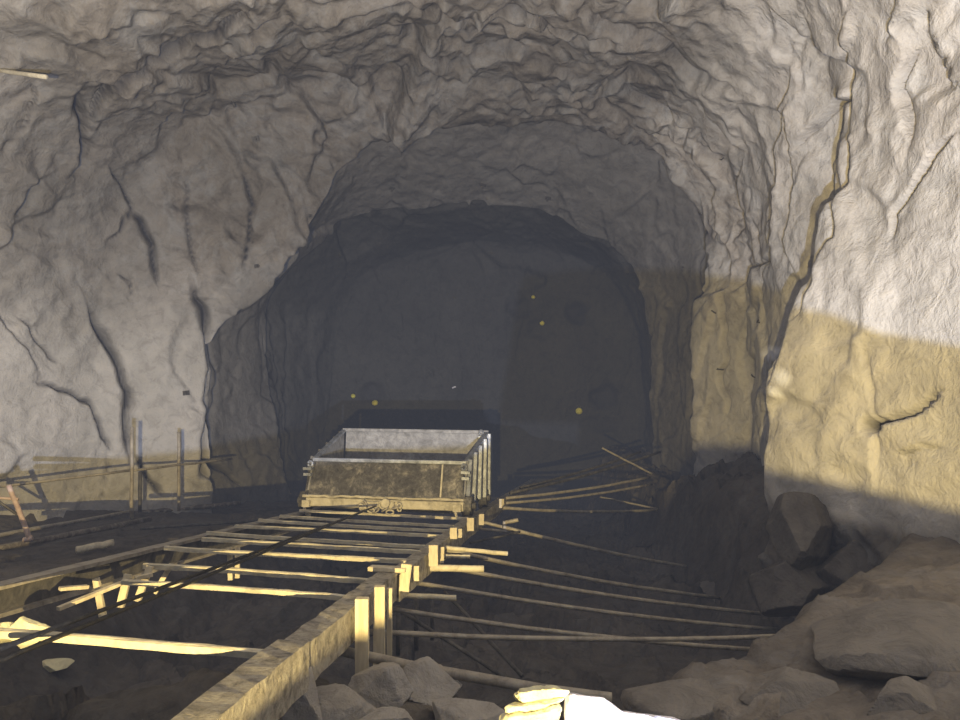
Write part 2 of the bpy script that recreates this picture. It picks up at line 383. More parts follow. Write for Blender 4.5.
# ------------------------------------------------------------------ ground
gx = np.linspace(-6.6, 3.9, 400); gy = np.r_[np.linspace(-3.8, 1.2, 50), np.linspace(1.25, 6, 210), np.linspace(6.03, 13.9, 150)]
GX, GY = np.meshgrid(gx, gy); X = GX.ravel(); Yg = GY.ravel(); Q = np.stack([X, Yg, X*0], 1)
def ground_z(X, Y):
    Qp = np.stack([X, Y, X*0], 1)
    z = -1.75-.065*Y
    xl = -2.85+.12*Y+.25*vnoise(Qp*.9, 81)
    z = z+(sst(0, -.8, X-xl))*((-.92-.11*Y)-z)
    z = z+sst(3.5, 2.5, Y+.3*vnoise(Qp*1.2, 82))*((-1.38)-z)*sst(-6, -1, X+3*(Y<1)+2)
    z = z+.14*np.exp(-(((X+1.15)/.75)**2+((Y-2.75)/.4)**2))*1.0
    z = z+.12*np.exp(-(((X+.2)/.5)**2+((Y-2.6)/.4)**2))
    Xb = np.interp(Y, [0,2.5,2.9,3.2,4,4.4,5,6], [.3,.45,.62,1.28,2.06,2.46,2.82,3.4])
    Xw = np.interp(Y, [0,5,7.8,10.2,13], [-5.7,-5.4,-5.05,-3.9,-3.2])
    z = z+.22*np.exp(-((X-Xw)/.45)**2)
    d = (X-Xb)*.75+.12*vnoise(Qp*2.2, 83)
    bank = -1.40+.17*np.clip(X, 0, 3)+.10*np.clip(3.6-Y, -2, 1)*.5
    z = z+sst(-.22, .12, d)*(np.maximum(bank, z)-z)
    z = np.maximum(z, -1.62-.0*Y+.62*sst(1.7, 3.0, X)*sst(5.0, 6.0, Y)*sst(9.4, 7.6, Y)-.5*sst(2.4, 1.6, X))*(sst(1.7,2.3,X)*sst(4.9,5.8,Y))+z*(1-sst(1.7,2.3,X)*sst(4.9,5.8,Y))
    return z
zg = ground_z(X, Yg)
wq = np.stack([X, Yg, zg], 1)+.12*np.stack([vnoise(Q*2, 84), vnoise(Q*2, 85), X*0], 1)
a1, _ = facets(wq*1.6, 91); a2, _ = facets(wq*3.6, 95); a3, ee = facets(wq*9, 99)
lump = .10*a1+.06*a2+.022*a3+.05*fbm(wq*3, 4, 86)
lump *= (.35+.65*sst(-3.0, -1.8, X))*(1-.6*sst(.3,.9,X)*sst(5.6,5.0,Yg))
zg = zg-1.3*sst(.6,-.6,Yg)
zz = ZC+zg+lump
GV = np.stack([X, Yg, zz], 1); n_ = normals(GV.reshape(len(gy), len(gx), 3)).reshape(-1, 3)
if n_[:,2].mean() < 0: n_ = -n_
floor = tag(grid_mesh('floor', GV, len(gy), len(gx), M['ground'], dict(gritty=np.full(len(X), .8), fissure=X*0, light_spot=X*0, dim=.34+.30*(1-sst(-.1,.25,(X-np.interp(Yg, [0,2.5,2.9,3.2,4,4.4,5,6], [.3,.45,.62,1.28,2.06,2.46,2.82,3.4]))*.75)*sst(6.5,5.5,Yg))), N=n_), kind='structure')  # pit ground coloured darker than the bank
def gz(x, y):
    i = np.clip(np.searchsorted(gy, y), 1, len(gy)-1); j = np.clip(np.searchsorted(gx, x), 1, len(gx)-1)
    return float(zz.reshape(len(gy), len(gx))[i, j])
def bvh(o): return BVHTree.FromPolygons([v.co for v in o.data.vertices], [p_.vertices for p_ in o.data.polygons])
trees = [bvh(o) for o in (wl_, cl_, wr_, wb_)]
def surf(x, y):
    d = (at(x, y, 1)-Vector((0,0,ZC))).normalized(); best = None
    for t in trees:
        h, n, i, dist = t.ray_cast(Vector((0,0,ZC)), d)
        if h is not None and (best is None or dist < best[2]): best = (h, n, dist)
    h, n, _ = best
    return h, (n if n.dot(d) < 0 else -n)
# ------------------------------------------------------------------ track
def XR(Y): return float(np.interp(Y, [1.3,1.7,2.07,3.44,5.94,8.2,13], [-.70,-.655,-.625,-.475,-.15,.20,.98]))
def XL(Y): return -2.72+.164*Y
def ZT(Y): return ZC-.65-.11*Y
def rect(wd, h): return [(-wd/2,-h),(wd/2,-h),(wd/2,0),(-wd/2,0)]
def ibeam(wd, h, t=.018): return [(-wd/2,-h),(wd/2,-h),(wd/2,-h+t),(.012,-h+t),(.012,-t),(wd/2,-t),(wd/2,0),(-wd/2,0),(-wd/2,-t),(-.012,-t),(-.012,-h+t),(-wd/2,-h+t)]
def channel(wd, h, t=.018): return ibeam(wd, h, t)
def beam(x_of, y0, y1, prof, mat, label, dz=0, dx=0, jit=.003, name='rail_beam', n=None, kink=0):
    n = n or max(3, int((y1-y0)/.06))
    pts = [Vector((x_of(y0+(y1-y0)*i/(n-1))+dx, y0+(y1-y0)*i/(n-1), ZT(y0+(y1-y0)*i/(n-1))+dz)) for i in range(n)]
    o = MB().sweep(pts, prof, jit=jit).build(name, mat); origin_to(o, pts[0]); tag(o, label, 'beam'); return o
beam(XR, 1.5, 2.34, rect(.105,.15), M['beam'], 'nearest piece of the right rail beam, thick mud-crusted, running out of the bottom edge', .01, -.0)
beam(XR, 2.36, 3.62, rect(.095,.135), M['beam'], 'middle piece of the right rail beam, mud-crusted, ending at the pale wooden wedge')
beam(XR, 3.64, 12.6, rect(.085,.13), M['beam'], 'long far piece of the right rail beam, running under the mine skip', -.02, .01, .002)
rl = empty('rail_beam', (XL(3.0), 3.0, ZT(3.0))); tag(rl, 'left rail, long steel I-beam with dusty top flange and dark web', 'beam')
for nm, pf, mt in (('top_flange', [(-.04,-.02),(.04,-.02),(.04,0),(-.04,0)], 'rod'), ('web', [(-.01,-.125),(.01,-.125),(.01,-.02),(-.01,-.02)], 'darkrod'), ('bottom_flange', [(-.04,-.145),(.04,-.145),(.04,-.125),(-.04,-.125)], 'rod')):
    pts = [Vector((XL(y)-XL(3.0), y-3.0, ZT(y)-ZT(3.0))) for y in np.linspace(3.0, 12.6, 120)]
    MB().sweep(pts, pf, jit=.0012).build(nm, M[mt], rl)
w_ = MB().box(-.10,.09,-.035,.035,0,.022).build('wooden_wedge', M['timber'], bevel=.003); w_.location = (XR(3.62), 3.62, ZT(3.62)+.001); w_.rotation_euler = (-.11,0,-.16)
tag(w_, 'flat pale wooden wedge laid across the joint of the right rail beam', 'wedge')
# second walkway beams left of the track
for k, (a, b, r, m, lab) in enumerate((
    (at(-60,546,6.2), at(133,511,8.6), .02, 'rod', 'upper thin pipe lying along the left walkway edge'),
    (at(-60,560,5.6), at(150,519,7.6), .028, 'steelbeam', 'lower brown pipe lying along the left walkway edge'),
    (at(76,393+157,5.9), at(113,543,6.1), .03, 'sleeper', 'short pale plank lying on the left walkway below the railing'),
    (at(130,514,8.6), at(240,503,9.4), .03, 'steelbeam', 'dark pipe lying behind the railing towards the mine skip'),
    (at(140,529,7.3), at(290,518,8.3), .015, 'darkrod', 'thin dark rod between the left rail and the skip'))):
    o = MB().tube(path_pts(a, b, 8, 0, .004), r, 8).build('pipe', M[m], smooth=True); origin_to(o, a); tag(o, lab, 'pipe')
# sleepers
ords = ['nearest', 'second nearest', 'third nearest', 'fourth nearest', 'fifth nearest', 'sixth nearest', 'seventh nearest', 'eighth nearest', 'ninth nearest', 'tenth nearest', 'eleventh nearest', 'twelfth nearest']
for i, (Y, th) in enumerate(((2.36,.025),(3.22,.022),(3.62,.025),(4.12,.025),(4.50,.024),(4.86,.023),(5.25,.022),(5.62,.022),(6.0,.022),(6.4,.022),(7.0,.03))):
    a = Vector((XL(Y)-.02, Y+.13, ZT(Y)-.012+random.uniform(-.006,.006))); b = Vector((XR(Y)-.02, Y-.115, ZT(Y)-.03-.01*(i%3)))
    a.z += .038 if Y < 4.6 else .02; b.z += .03 if Y < 4.6 else .018
    lx = {1: 132, 2: 150, 3: 168, 4: 205}.get(i)
    if lx: t_ = ((lx-480)/F*a.y-a.x)/(b.x-a.x); a = a.lerp(b, t_)
    if i > 4: a = a.lerp(b, .05)
    o = MB().sweep(path_pts(a, b, 22, random.uniform(-.008,.008), .0015), [(-th*.55,-th/2),(th*.55,-th/2),(th*.55,th*.4),(0,th/2),(-th*.55,th*.4)], jit=.0015).build('sleeper', M['sleeper'])
    origin_to(o, a); tag(o, ords[i]+' pale cross sleeper between the two rails'+(', crossing a wide gap' if i == 0 else ''), 'sleeper', 'sleepers of the track')
# pale slats under the sleepers on the left
for k, (a, b, Y, wd) in enumerate((((97,578),(104,616),3.5,.030),((129,574),(121,607),3.5,.034),((151,566),(138,601),3.62,.032),((172,564),(155,593),3.7,.024),
                                   ((230,547),(231,580),4.2,.026),((238,547),(238,578),4.3,.026))):
    o = MB().sweep([at(*a, Y), at(*b, Y-.03)], rect(wd, wd*.6), up=Vector((0,1,0)), jit=.001).build('support_post', M['timber'])
    origin_to(o, at(*b, Y)); tag(o, ['leftmost','second','third','fourth','fifth','sixth'][k]+' upright pale slat from the left under the sleepers', 'post', 'slats under the left half of the track')
    MBp = None
for a, b, Y0, Y1, lab in (((58,607),(130,578),3.2,3.5,'slanting pale lath leaning on the upright slats under the track'),((60,587),(88,585),3.3,3.4,'short pale lath end beside the left rail'),
                          ((135,577),(152,573),3.55,3.6,'tiny pale lath between the slats')):
    o = MB().sweep([at(*a, Y0), at(*b, Y1)], rect(.026,.016), jit=.001).build('lath', M['timber']); origin_to(o, at(*a, Y0)); tag(o, lab, 'lath')
# posts right of the right beam
posts = [(356,369,598,674,2.82),(374,385,586,667,3.06),(387,392,588,664,3.25),(402,412,564,591,3.62),(414,419,566,581,3.8),(429,438,545,566,4.3),(440,444,547,563,4.6),
         (450,457,528,539,5.1),(458,462,529,538,5.3),(467,474,518,531,5.8),(479,484,514,525,6.25),(499,504,499,508,7.4)]
pl = ['broad chipped','tall square','narrow','bright square','thin bright','wedge-topped','slim','small bright','slight','square small','far small','farthest']
for k, (x0, x1, y0, y1, Y) in enumerate(posts):
    a = at((x0+x1)/2, y0, Y); b = at((x0+x1)/2-(3 if k == 3 else 0), y1, Y-.02); wd = (x1-x0)/F*Y
    if k < 3: b = Vector((b.x, b.y, ZC-1.72))
    o = MB().sweep(path_pts(b, a, 5), [(-wd/2,-wd*.35),(wd/2,-wd*.35),(wd/2,wd*.35),(-wd/2,wd*.35)], up=Vector((0,1,0)), jit=.002).build('support_post', M['timber'])
    origin_to(o, b); tag(o, pl[k]+' timber stub post against the right side of the right rail beam, '+ords[k], 'post', 'timber posts beside the right rail beam')
for k, (x0, x1, y0, y1, Y) in enumerate(((398,403,606,655,3.9),(416,421,600,650,4.2),(432,436,598,640,4.6))):
    a = at(x0, y0, Y); b = at(x0, y1, Y); o = MB().tube(path_pts(b, a, 3), (x1-x0)/2/F*Y, 8).build('support_post', M['darkrod'], smooth=True)
    origin_to(o, b); tag(o, ['first','second','third'][k]+' dark prop standing in the pit behind the pale posts', 'post')
# struts and rods fanning to the right
rods = [
 ((320,646),2.9,(612,699),2.55,.021,'rod','thick pipe slanting from the near beam to the bright foreground rock'),
 ((350,631),3.25,(812,635),3.95,.013,'rod','long level pipe spanning the pit to the rubble bank'),
 ((390,609),3.6,(775,651),3.9,.013,'rod','long pipe sloping down just behind the level pipe'),
 ((412,582),4.1,(812,632),5.0,.013,'rod','long pipe starting beside the bright square post'),
 ((396,595),3.9,(456,598),3.9,.016,'sleeper','short pale rod end standing off the beam, lowest of the short ones'),
 ((425,568),4.4,(484,569),4.4,.021,'sleeper','short thick pipe end beside the wedge-topped post'),
 ((460,570),4.5,(790,616),5.3,.014,'rod','long pipe reaching from the short thick pipe end into the dark rubble'),
 ((438,547),4.9,(508,554),4.9,.015,'sleeper','pale rod lying on top at the pale post cluster'),
 ((442,549),4.9,(720,598),5.9,.015,'rod','long pipe starting under the pale upper rod'),
 ((444,556),4.85,(470,557),4.85,.014,'sleeper','shortest pale stub below the pale upper rod'),
 ((503,527),6.4,(720,572),7.3,.016,'rod','long pipe sloping away below the bundle of far rods'),
 ((478,521),6.5,(506,528),6.5,.015,'rod','short slanting rod at the far end of the posts'),
 ((480,529),6.4,(532,534),6.5,.012,'rod','faint rod crossing below the short slanting rod'),
 ((503,523),6.5,(518,520),6.5,.018,'rod','tiny upturned rod end past the far posts'),
 ((503,508),7.2,(656,510),8.5,.016,'rod','lowest far rod of the fan, nearly level'),
 ((506,498),7.4,(650,477),9.0,.016,'rod','brightest far rod of the fan rising to the right wall'),
 ((506,503),7.3,(652,484),9.0,.014,'rod','far rod just under the brightest one of the fan'),
 ((510,493),7.6,(660,452),9.4,.017,'darkrod','dark uppermost far rod of the fan'),
 ((520,488),7.9,(640,452),9.3,.015,'darkrod','dark far rod just above the uppermost pair of the fan'),
 ((602,448),8.9,(652,474),8.9,.012,'rod','short rod crossing the fan near the right wall'),
 ((600,497),8.7,(658,509),8.7,.012,'rod','short low rod at the right end of the fan'),
 ((445,592),4.3,(522,676),3.5,.010,'darkrod','right of the two thin slanting rods hanging into the pit'),
 ((402,612),3.8,(506,678),3.4,.010,'darkrod','left of the two thin slanting rods hanging into the pit'),
 ((520,532),6.4,(470,543),6.0,.010,'darkrod','thin dark rod under the far posts'),
]
for (a, Y0, b, Y1, r, m, lab) in rods:
    A, B = at(*a, Y0), at(*b, Y1); L_ = (B-A).length
    o = MB().tube(path_pts(A, B, 10, .012*L_ if L_ > 1 else 0, .002), r, 8).build('steel_rod', M[m], smooth=True)
    origin_to(o, A); tag(o, lab, 'rod', 'rods and pipes right of the track')
# hauling ropes
for k, (a, b) in enumerate(((at(376,506,6.30), at(-30,673,1.95)), (at(362,512,6.3), at(-30,660,1.97)))):
    n = 60; pts = path_pts(a, b, n, .0)
    o = MB().tube(pts, .0085, 8).build('steel_rope', M['rope'], smooth=True); origin_to(o, a)
    tag(o, 'black steel haulage rope from the skip coupling, '+('lower' if k == 0 else 'upper')+' of the two', 'rope')
# ------------------------------------------------------------------ mine skip
u = Vector((.164, 1, -.11)).normalized(); r_ = u.cross(Vector((0,0,1))).normalized(); up_ = r_.cross(u)
yc = 6.5; org = Vector(((XL(yc)+XR(yc))/2+.0, yc, ZT(yc)))
cart = empty('mine_skip', org); cart.rotation_mode = 'QUATERNION'
cart.rotation_quaternion = Matrix((r_, u, up_)).transposed().to_quaternion()
tag(cart, 'open mud-caked steel mine skip standing on the rails', 'mine cart')
W = .715; W2 = .76; zb = .13; Lc = 1.02
def plate(name, pts, th, mat, parent=cart, bev=.003):
    p4 = [Vector(q) for q in pts]; n = (p4[1]-p4[0]).cross(p4[3]-p4[0]).normalized()*th
    return MB().hexa([*p4, *[q+n for q in p4]]).build(name, mat, parent, bevel=bev)
f0, f1z = (0.0, zb), (.12, .475)      # front bottom (y,z), front top
b0, b1 = (Lc+.05, zb+.02), (Lc, .745)
fp = plate('front_panel', [(-W-.03,f0[0],f0[1]),(W,f0[0],f0[1]),(W-.02,f1z[0],f1z[1]),(-W+.03,f1z[0],f1z[1])], -.02, M['cart'])
MB().sweep([Vector((W-.20,.0-.012,zb+.01)), Vector((W-.21,.108,.465))], rect(.014,.012), up=Vector((0,-1,0))).build('seam_strip', M['cartpale'], fp)
bp = plate('back_panel', [(-W2,b0[0],b0[1]),(W2,b0[0],b0[1]),(W2,b1[0],b1[1]),(-W2+.02,b1[0],b1[1])], -.02, M['cartgrey'])
for sgn in (-1, 1):
    xx = sgn*W; x2 = sgn*W2
    plate('side_panel', [(xx,f0[0],f0[1]),(x2,b0[0],b0[1]),(x2,b1[0],b1[1]),(xx,f1z[0],f1z[1])], .018*sgn, M['cartgrey'])
plate('floor_plate', [(-W,.02,zb),(W,.02,zb),(W2,Lc+.04,zb+.02),(-W2,Lc+.04,zb+.02)], .02, M['cart'])
# heap/liner inside
# rims
MB().sweep([Vector((-W-.01,f1z[0],f1z[1])),Vector((W+.01,f1z[0],f1z[1]))], rect(.05,.035)).build('front_rim', M['bluemetal'], cart, bevel=.004)
MB().sweep([Vector((-W2-.01,b1[0],b1[1]+.015)),Vector((W2+.02,b1[0],b1[1]+.015))], rect(.055,.035)).build('rear_rim', M['cartgrey'], cart, bevel=.004)
for sgn in (-1, 1):
    MB().sweep([Vector((sgn*W,f1z[0],f1z[1])),Vector((sgn*W2,b1[0],b1[1]+.01))], rect(.045,.03)).build('side_rim', M['bluemetal'], cart, bevel=.004)
    for k, t in enumerate((.06, .30, .54, .78, .98)):
        yb = f0[0]+(b0[0]-f0[0])*t; yt = f1z[0]+(b1[0]-f1z[0])*t; zt = f1z[1]+(b1[1]-f1z[1])*t; xb = sgn*(W+(W2-W)*t+.03)
        MB().sweep([Vector((xb,yb,zb-.03)),Vector((xb,yt,zt-.01))], [(-.02,-.03),(.02,-.03),(.02,.03),(-.02,.03)], up=Vector((0,1,0))).build('rib', M['bluemetal'] if sgn > 0 else M['cart'], cart, bevel=.004)
    # corner brackets with hooks
    for (yy, z2) in (((.07,.375),(Lc-.03,.69)) if sgn > 0 else ((.07,.375),)):
        m_ = MB(); m_.box(sgn*(W+.02)-.045, sgn*(W+.02)+.035, yy-.06, yy+.0, z2-.012, z2+.012)
        m_.box(sgn*(W+.02)-.04, sgn*(W+.02)+.03, yy-.055, yy-.005, z2-.065, z2-.04)
        m_.tube([Vector((sgn*(W+.0)+.02*math.cos(a),yy-.05,z2+.045+.024*math.sin(a))) for a in np.linspace(0,2*math.pi,12)], .011, 6)
        m_.build('corner_bracket', M['bluemetal'], cart)
# under-frame
fr = MB(); fr.box(-W+.0, W+.02, -.055, .015, .045, .125)
for sgn in (-1,1): fr.box(sgn*.62-.03, sgn*.62+.03, 0, Lc+.05, .045, .125)
fr.box(-W, W, Lc-.0, Lc+.07, .045, .125); fr.build('under_frame', M['cartpale'], cart, bevel=.008)
MB().sweep([Vector((x,-.03+random.uniform(-.004,.004),.137+random.uniform(-.004,.006))) for x in np.linspace(-W-.03,W+.02,30)], [(-.03,-.008),(.03,-.008),(.03,.012),(-.03,.012)], jit=.004).build('lower_ledge', M['cartpale'], cart)
for yy in (.05, .92):
    for sgn in (-1, 1):
        wh = MB(); wh.cyl((sgn*.765,yy,.085), (1,0,0), .085, .06, 24); wh.cyl((sgn*.725,yy,.085), (1,0,0), .105, .018, 24); wh.cyl((sgn*.80,yy,.085), (1,0,0), .03, .05, 12)
        wh.build('wheel', M['cart'], cart)
    MB().cyl((0,yy,.085), (1,0,0), .022, 1.42, 12).build('axle', M['steelbeam'], cart, smooth=True)
for x in (-.70,.68):
    h = MB(); h.tube([Vector((x,-.07,.09)),Vector((x-.01,-.085,.03)),Vector((x+.01,-.08,-.02)),Vector((x+.05,-.075,-.03))], .014, 8); h.box(x-.035,x+.035,-.09,-.045,.04,.10)
    h.build('guide_hook', M['cartpale'], cart)
# coupling: plate, ring, chain links
cp = MB(); cp.box(-.16,.12,-.10,-.05,.05,.11); cp.cyl((-.13,-.10,.06),(1,0,0),.03,.12,12); cp.cyl((.05,-.11,.10),(0,1,0),.04,.05,14)
cp = cp.build('coupling', M['cartpale'], cart, bevel=.004)
for k in range(9):
    c = Vector((-.17+.045*k+random.uniform(-.01,.01), -.13-random.uniform(0,.03), .055+.03*math.sin(k*1.9)))
    rot = Matrix.Rotation(random.uniform(0,3), 3, 'Y') @ Matrix.Rotation(random.uniform(-.8,.8)+(k%2)*1.4, 3, 'X')
    pts = [c+rot @ Vector((.034*math.cos(a),.006,.02*math.sin(a))) for a in np.linspace(0,2*math.pi,14)]
    MB().tube(pts, .008, 6).build('chain_link', M['rod'] if k % 2 else M['cartpale'], cp, smooth=True)
# ------------------------------------------------------------------ railing on the left
rail = empty('railing', at(131,519,7.5)); tag(rail, 'thin steel railing along the left walkway with two tall upright posts', 'railing')
def rp(name, A, B, r, m='rod', n=6, wob=.003, parent=rail):
    o = MB().tube(path_pts(A, B, n, 0, wob), r, 8).build(name, M[m], smooth=True); o.parent = parent
    if parent: o.matrix_parent_inverse = Matrix.Translation(-Vector(parent.location))
    return o
rp('post', at(131.5,519,7.5), at(132,427,7.5), .020); rp('post', at(179,511,8.3), at(179,432,8.3), .020)
rp('handrail', at(-70,495,6.2), at(131,470.5,7.5), .013); rp('handrail', at(131,470.5,7.5), at(232,459,9.2), .013)
rp('short_post', at(140,512,8.0), at(140,472,8.0), .020, 'darkrod')
bp_ = empty('bent_post', at(30,540,5.9)); tag(bp_, 'reddish bent post leaning left in front of the railing', 'post')
rp('upright', at(30,540,5.9), at(9,485,5.9), .020, 'pinkpaint', 6, .005, bp_)
rp('foot', at(24,540,5.9), at(32,538,5.9), .022, 'pinkpaint', 2, 0, bp_)
rp('cross_bar', at(-14,497,5.9), at(18,499,5.9), .012, 'pinkpaint', 3, .002, bp_)
rp('brace', at(-14,492,5.9), at(18,515,5.9), .012, 'darkrod', 3, .002, bp_)
# ------------------------------------------------------------------ wall fixings
def on_wall(name, x, y, mat, label, cat, size=.04, group=None, kind='plate'):
    h, n = surf(x, y); q = n.to_track_quat('Z', 'Y'); m_ = MB()
    if kind == 'plate':
        s = size; m_.box(-s,s,-s*.7,s*.7,-.03,.012); m_.cyl((0,0,.03),(0,0,1),s*.35,.06,8)
    elif kind == 'stub':
        m_.tube([Vector((0,0,-.04)),Vector((0,.01,.03)),Vector((size*1.2,.0,.05))], .009, 6)
    o = m_.build(name, mat); o.location = h; o.rotation_mode = 'QUATERNION'; o.rotation_quaternion = q @ Matrix.Rotation(random.uniform(-.5,.5), 4, 'Z').to_quaternion()
    return tag(o, label, cat, group)
for x, y, s, lab in ((392,188,.045,'left rock bolt plate on the grey ceiling band above the dark face'),(483,185,.045,'rock bolt plate on the ceiling band straight above the skip'),
                  (310,216,.04,'rock bolt plate at the left haunch of the inner arch'),(186,393,.04,'rock bolt plate between the two dark fissures of the left wall'),
                  (233,102,.04,'rock bolt plate high on the left haunch'),(256,139,.045,'pale rock bolt plate on the left haunch above the long crack'),(548,198,.045,'rock bolt plate at the top right of the inner arch'),(257,266,.035,'rock bolt plate at the foot of the thin crack on the left')):
    on_wall('rock_bolt', x, y, M['darkrod'], lab, 'bolt', s, 'rock bolts')
for x, y, s, lab in ((712,311,.05,'rebar stub high on the far yellow-lit wall panel'),(760,323,.06,'rebar stub at the right edge of the far wall panel'),(718,369,.07,'longest rebar stub in the middle of the wall panel'),
                  (755,378,.04,'small rebar stub beside the white wall patch'),(702,215,.05,'rebar stub at the corner of the right arch'),(684,268,.04,'rebar stub right of the dark face'),(724,158,.04,'rebar stub on the upper right wall')):
    on_wall('rebar_stub', x, y, M['darkrod'], lab, 'rebar', s, 'rebar stubs', 'stub')
for x, y, s, lab in ((353,396,.035,'left small yellow marker knob on the dark face above the skip'),(375,403,.05,'larger yellow marker knob on the dark face above the skip'),(533,297,.03,'upper small yellow marker knob on the dark face'),
                  (542,323,.04,'yellow marker knob under the upper one on the dark face'),(579,411,.055,'long yellow marker knob low on the right of the dark face')):
    h, n = surf(x, y); m_ = MB(); m_.tube([Vector((0,0,-.03)),Vector((0,0,.0)),Vector((0,0,.03)),Vector((0,0,.05))], 1, 10, scales=[s*.8,s*1.2,s,s*.35])
    o = m_.build('marker_knob', M['yellowtip'], smooth=True); o.location = h; o.rotation_mode = 'QUATERNION'; o.rotation_quaternion = n.to_track_quat('Z','Y'); tag(o, lab, 'marker', 'yellow knobs on the face')
h, n = surf(455, 389); m_ = MB(); m_.tube([Vector((-.05,-.02,.02)),Vector((0,0,.04)),Vector((.06,.05,.03))], .014, 6); o = m_.build('bolt_tip', M['whitelitrock']); o.location = h; tag(o, 'tiny white fleck of a bolt tip in the middle of the dark face', 'bolt')
h, n = surf(2, 70); B = at(46, 77, (h.y-.5)); A = at(-12, 69, h.y+.05)
o = MB().tube(path_pts(A, B, 4), .018, 8).build('steel_rod', M['sleeper'], smooth=True); origin_to(o, A); tag(o, 'pale rod sticking out of the upper left wall', 'rod')
# ------------------------------------------------------------------ loose rocks
def rock(loc, size, seed, mat, label, name='rock', rot=0, ncut=16, flat=1.0, group=None):
    rr = random.Random(seed); bm = bmesh.new(); bmesh.ops.create_icosphere(bm, subdivisions=5, radius=1)
    pl = []
    for _ in range(ncut):
        v = Vector((rr.gauss(0,1), rr.gauss(0,1), rr.gauss(0,1))).normalized(); pl.append((v, rr.uniform(.55,.85)))
    P = np.array([v.co[:] for v in bm.verts])
    for v in bm.verts:
        d = v.co.normalized(); t = 1.0
        for n, k in pl:
            c = d.dot(n)
            if c > 1e-3: t = min(t, k/c)
        v.co = d*t
    P = np.array([v.co[:] for v in bm.verts]); nn = fbm(P*3+seed, 4, 3)*.05+fbm(P*11+seed, 2, 5)*.015
    sx, sy, sz = size
    for v, k in zip(bm.verts, nn):
        v.co *= 1+k; v.co.x *= sx; v.co.y *= sy; v.co.z *= sz
    me = bpy.data.meshes.new(name); bm.to_mesh(me); bm.free(); me.polygons.foreach_set('use_smooth', [True]*len(me.polygons))
    me.set_sharp_from_angle(angle=math.radians(28)); me.materials.append(mat)
    o = bpy.data.objects.new(name, me); C.objects.link(o); o.location = loc; o.rotation_euler = (0,0,rot); return tag(o, label, 'rock', group)
G1 = 'loose rocks near the track'
rock(at(382,690,2.62), (.14,.13,.11), 3, M['rock'], 'left half of the pair of grey boulders under the slanting pipe', group=G1)
rock(at(428,688,2.72), (.16,.14,.105), 12, M['rock'], 'right half of the pair of grey boulders under the slanting pipe', group=G1)
rock(at(340,712,2.45), (.17,.12,.09), 5, M['rock'], 'low grey rock left of the boulder pair, beside the beam', group=G1)
rock(at(297,700,2.35), (.10,.10,.13), 6, M['rock'], 'grey rock leaning against the near end of the right beam', group=G1)
rock(at(465,716,2.45), (.15,.12,.06), 8, M['rock'], 'flat grey rock at the bottom edge right of the boulder pair', group=G1)
rock(at(385,722,2.25), (.12,.08,.045), 9, M['rock'], 'small flat rock at the bottom edge below the boulder pair', group=G1)
rock(at(27,634,2.75), (.085,.08,.075), 14, M['yellowlitrock'], 'bright pale rock poking up behind the nearest sleeper at the left edge', group=G1)
rock(at(3,632,2.8), (.05,.06,.05), 15, M['yellowlitrock'], 'smaller bright rock cut by the left edge of the photo', group=G1)
# right rubble bank
ftree = bvh(floor)
def on_floor(x, y, lift=0):
    d = (at(x, y, 1)-Vector((0,0,ZC))).normalized(); h = ftree.ray_cast(Vector((0,0,ZC)), d)[0]
    return h+Vector((0, .08, lift))
rock(on_floor(46,674,.02), (.12,.09,.035), 16, M['yellowlitrock'], 'flat pale rock lying low at the left below the ropes', group=G1)
G2 = 'boulders of the right rubble bank'
rock(on_floor(905,650,-.02), (.42,.34,.20), 21, M['bankrock'], 'big brown boulder bulging from the middle of the right rubble bank', group=G2, ncut=22)
rock(on_floor(695,704,-.03), (.24,.2,.10), 22, M['bankrock'], 'broad low boulder right of the bright foreground rock', group=G2)
rock(on_floor(800,706,-.02), (.24,.2,.11), 23, M['bankrock'], 'sloping brown boulder in front of the big bank boulder', group=G2)
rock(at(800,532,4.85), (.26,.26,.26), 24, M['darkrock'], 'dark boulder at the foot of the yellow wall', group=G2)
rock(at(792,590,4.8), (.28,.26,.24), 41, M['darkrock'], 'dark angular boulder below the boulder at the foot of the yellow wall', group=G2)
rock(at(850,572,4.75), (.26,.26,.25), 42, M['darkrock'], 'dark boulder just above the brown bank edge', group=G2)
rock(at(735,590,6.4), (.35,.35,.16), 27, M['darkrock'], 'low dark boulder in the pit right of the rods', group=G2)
rock(on_floor(925,712,-.02), (.17,.16,.08), 28, M['bankrock'], 'pale brown rock at the very bottom right', group=G2)
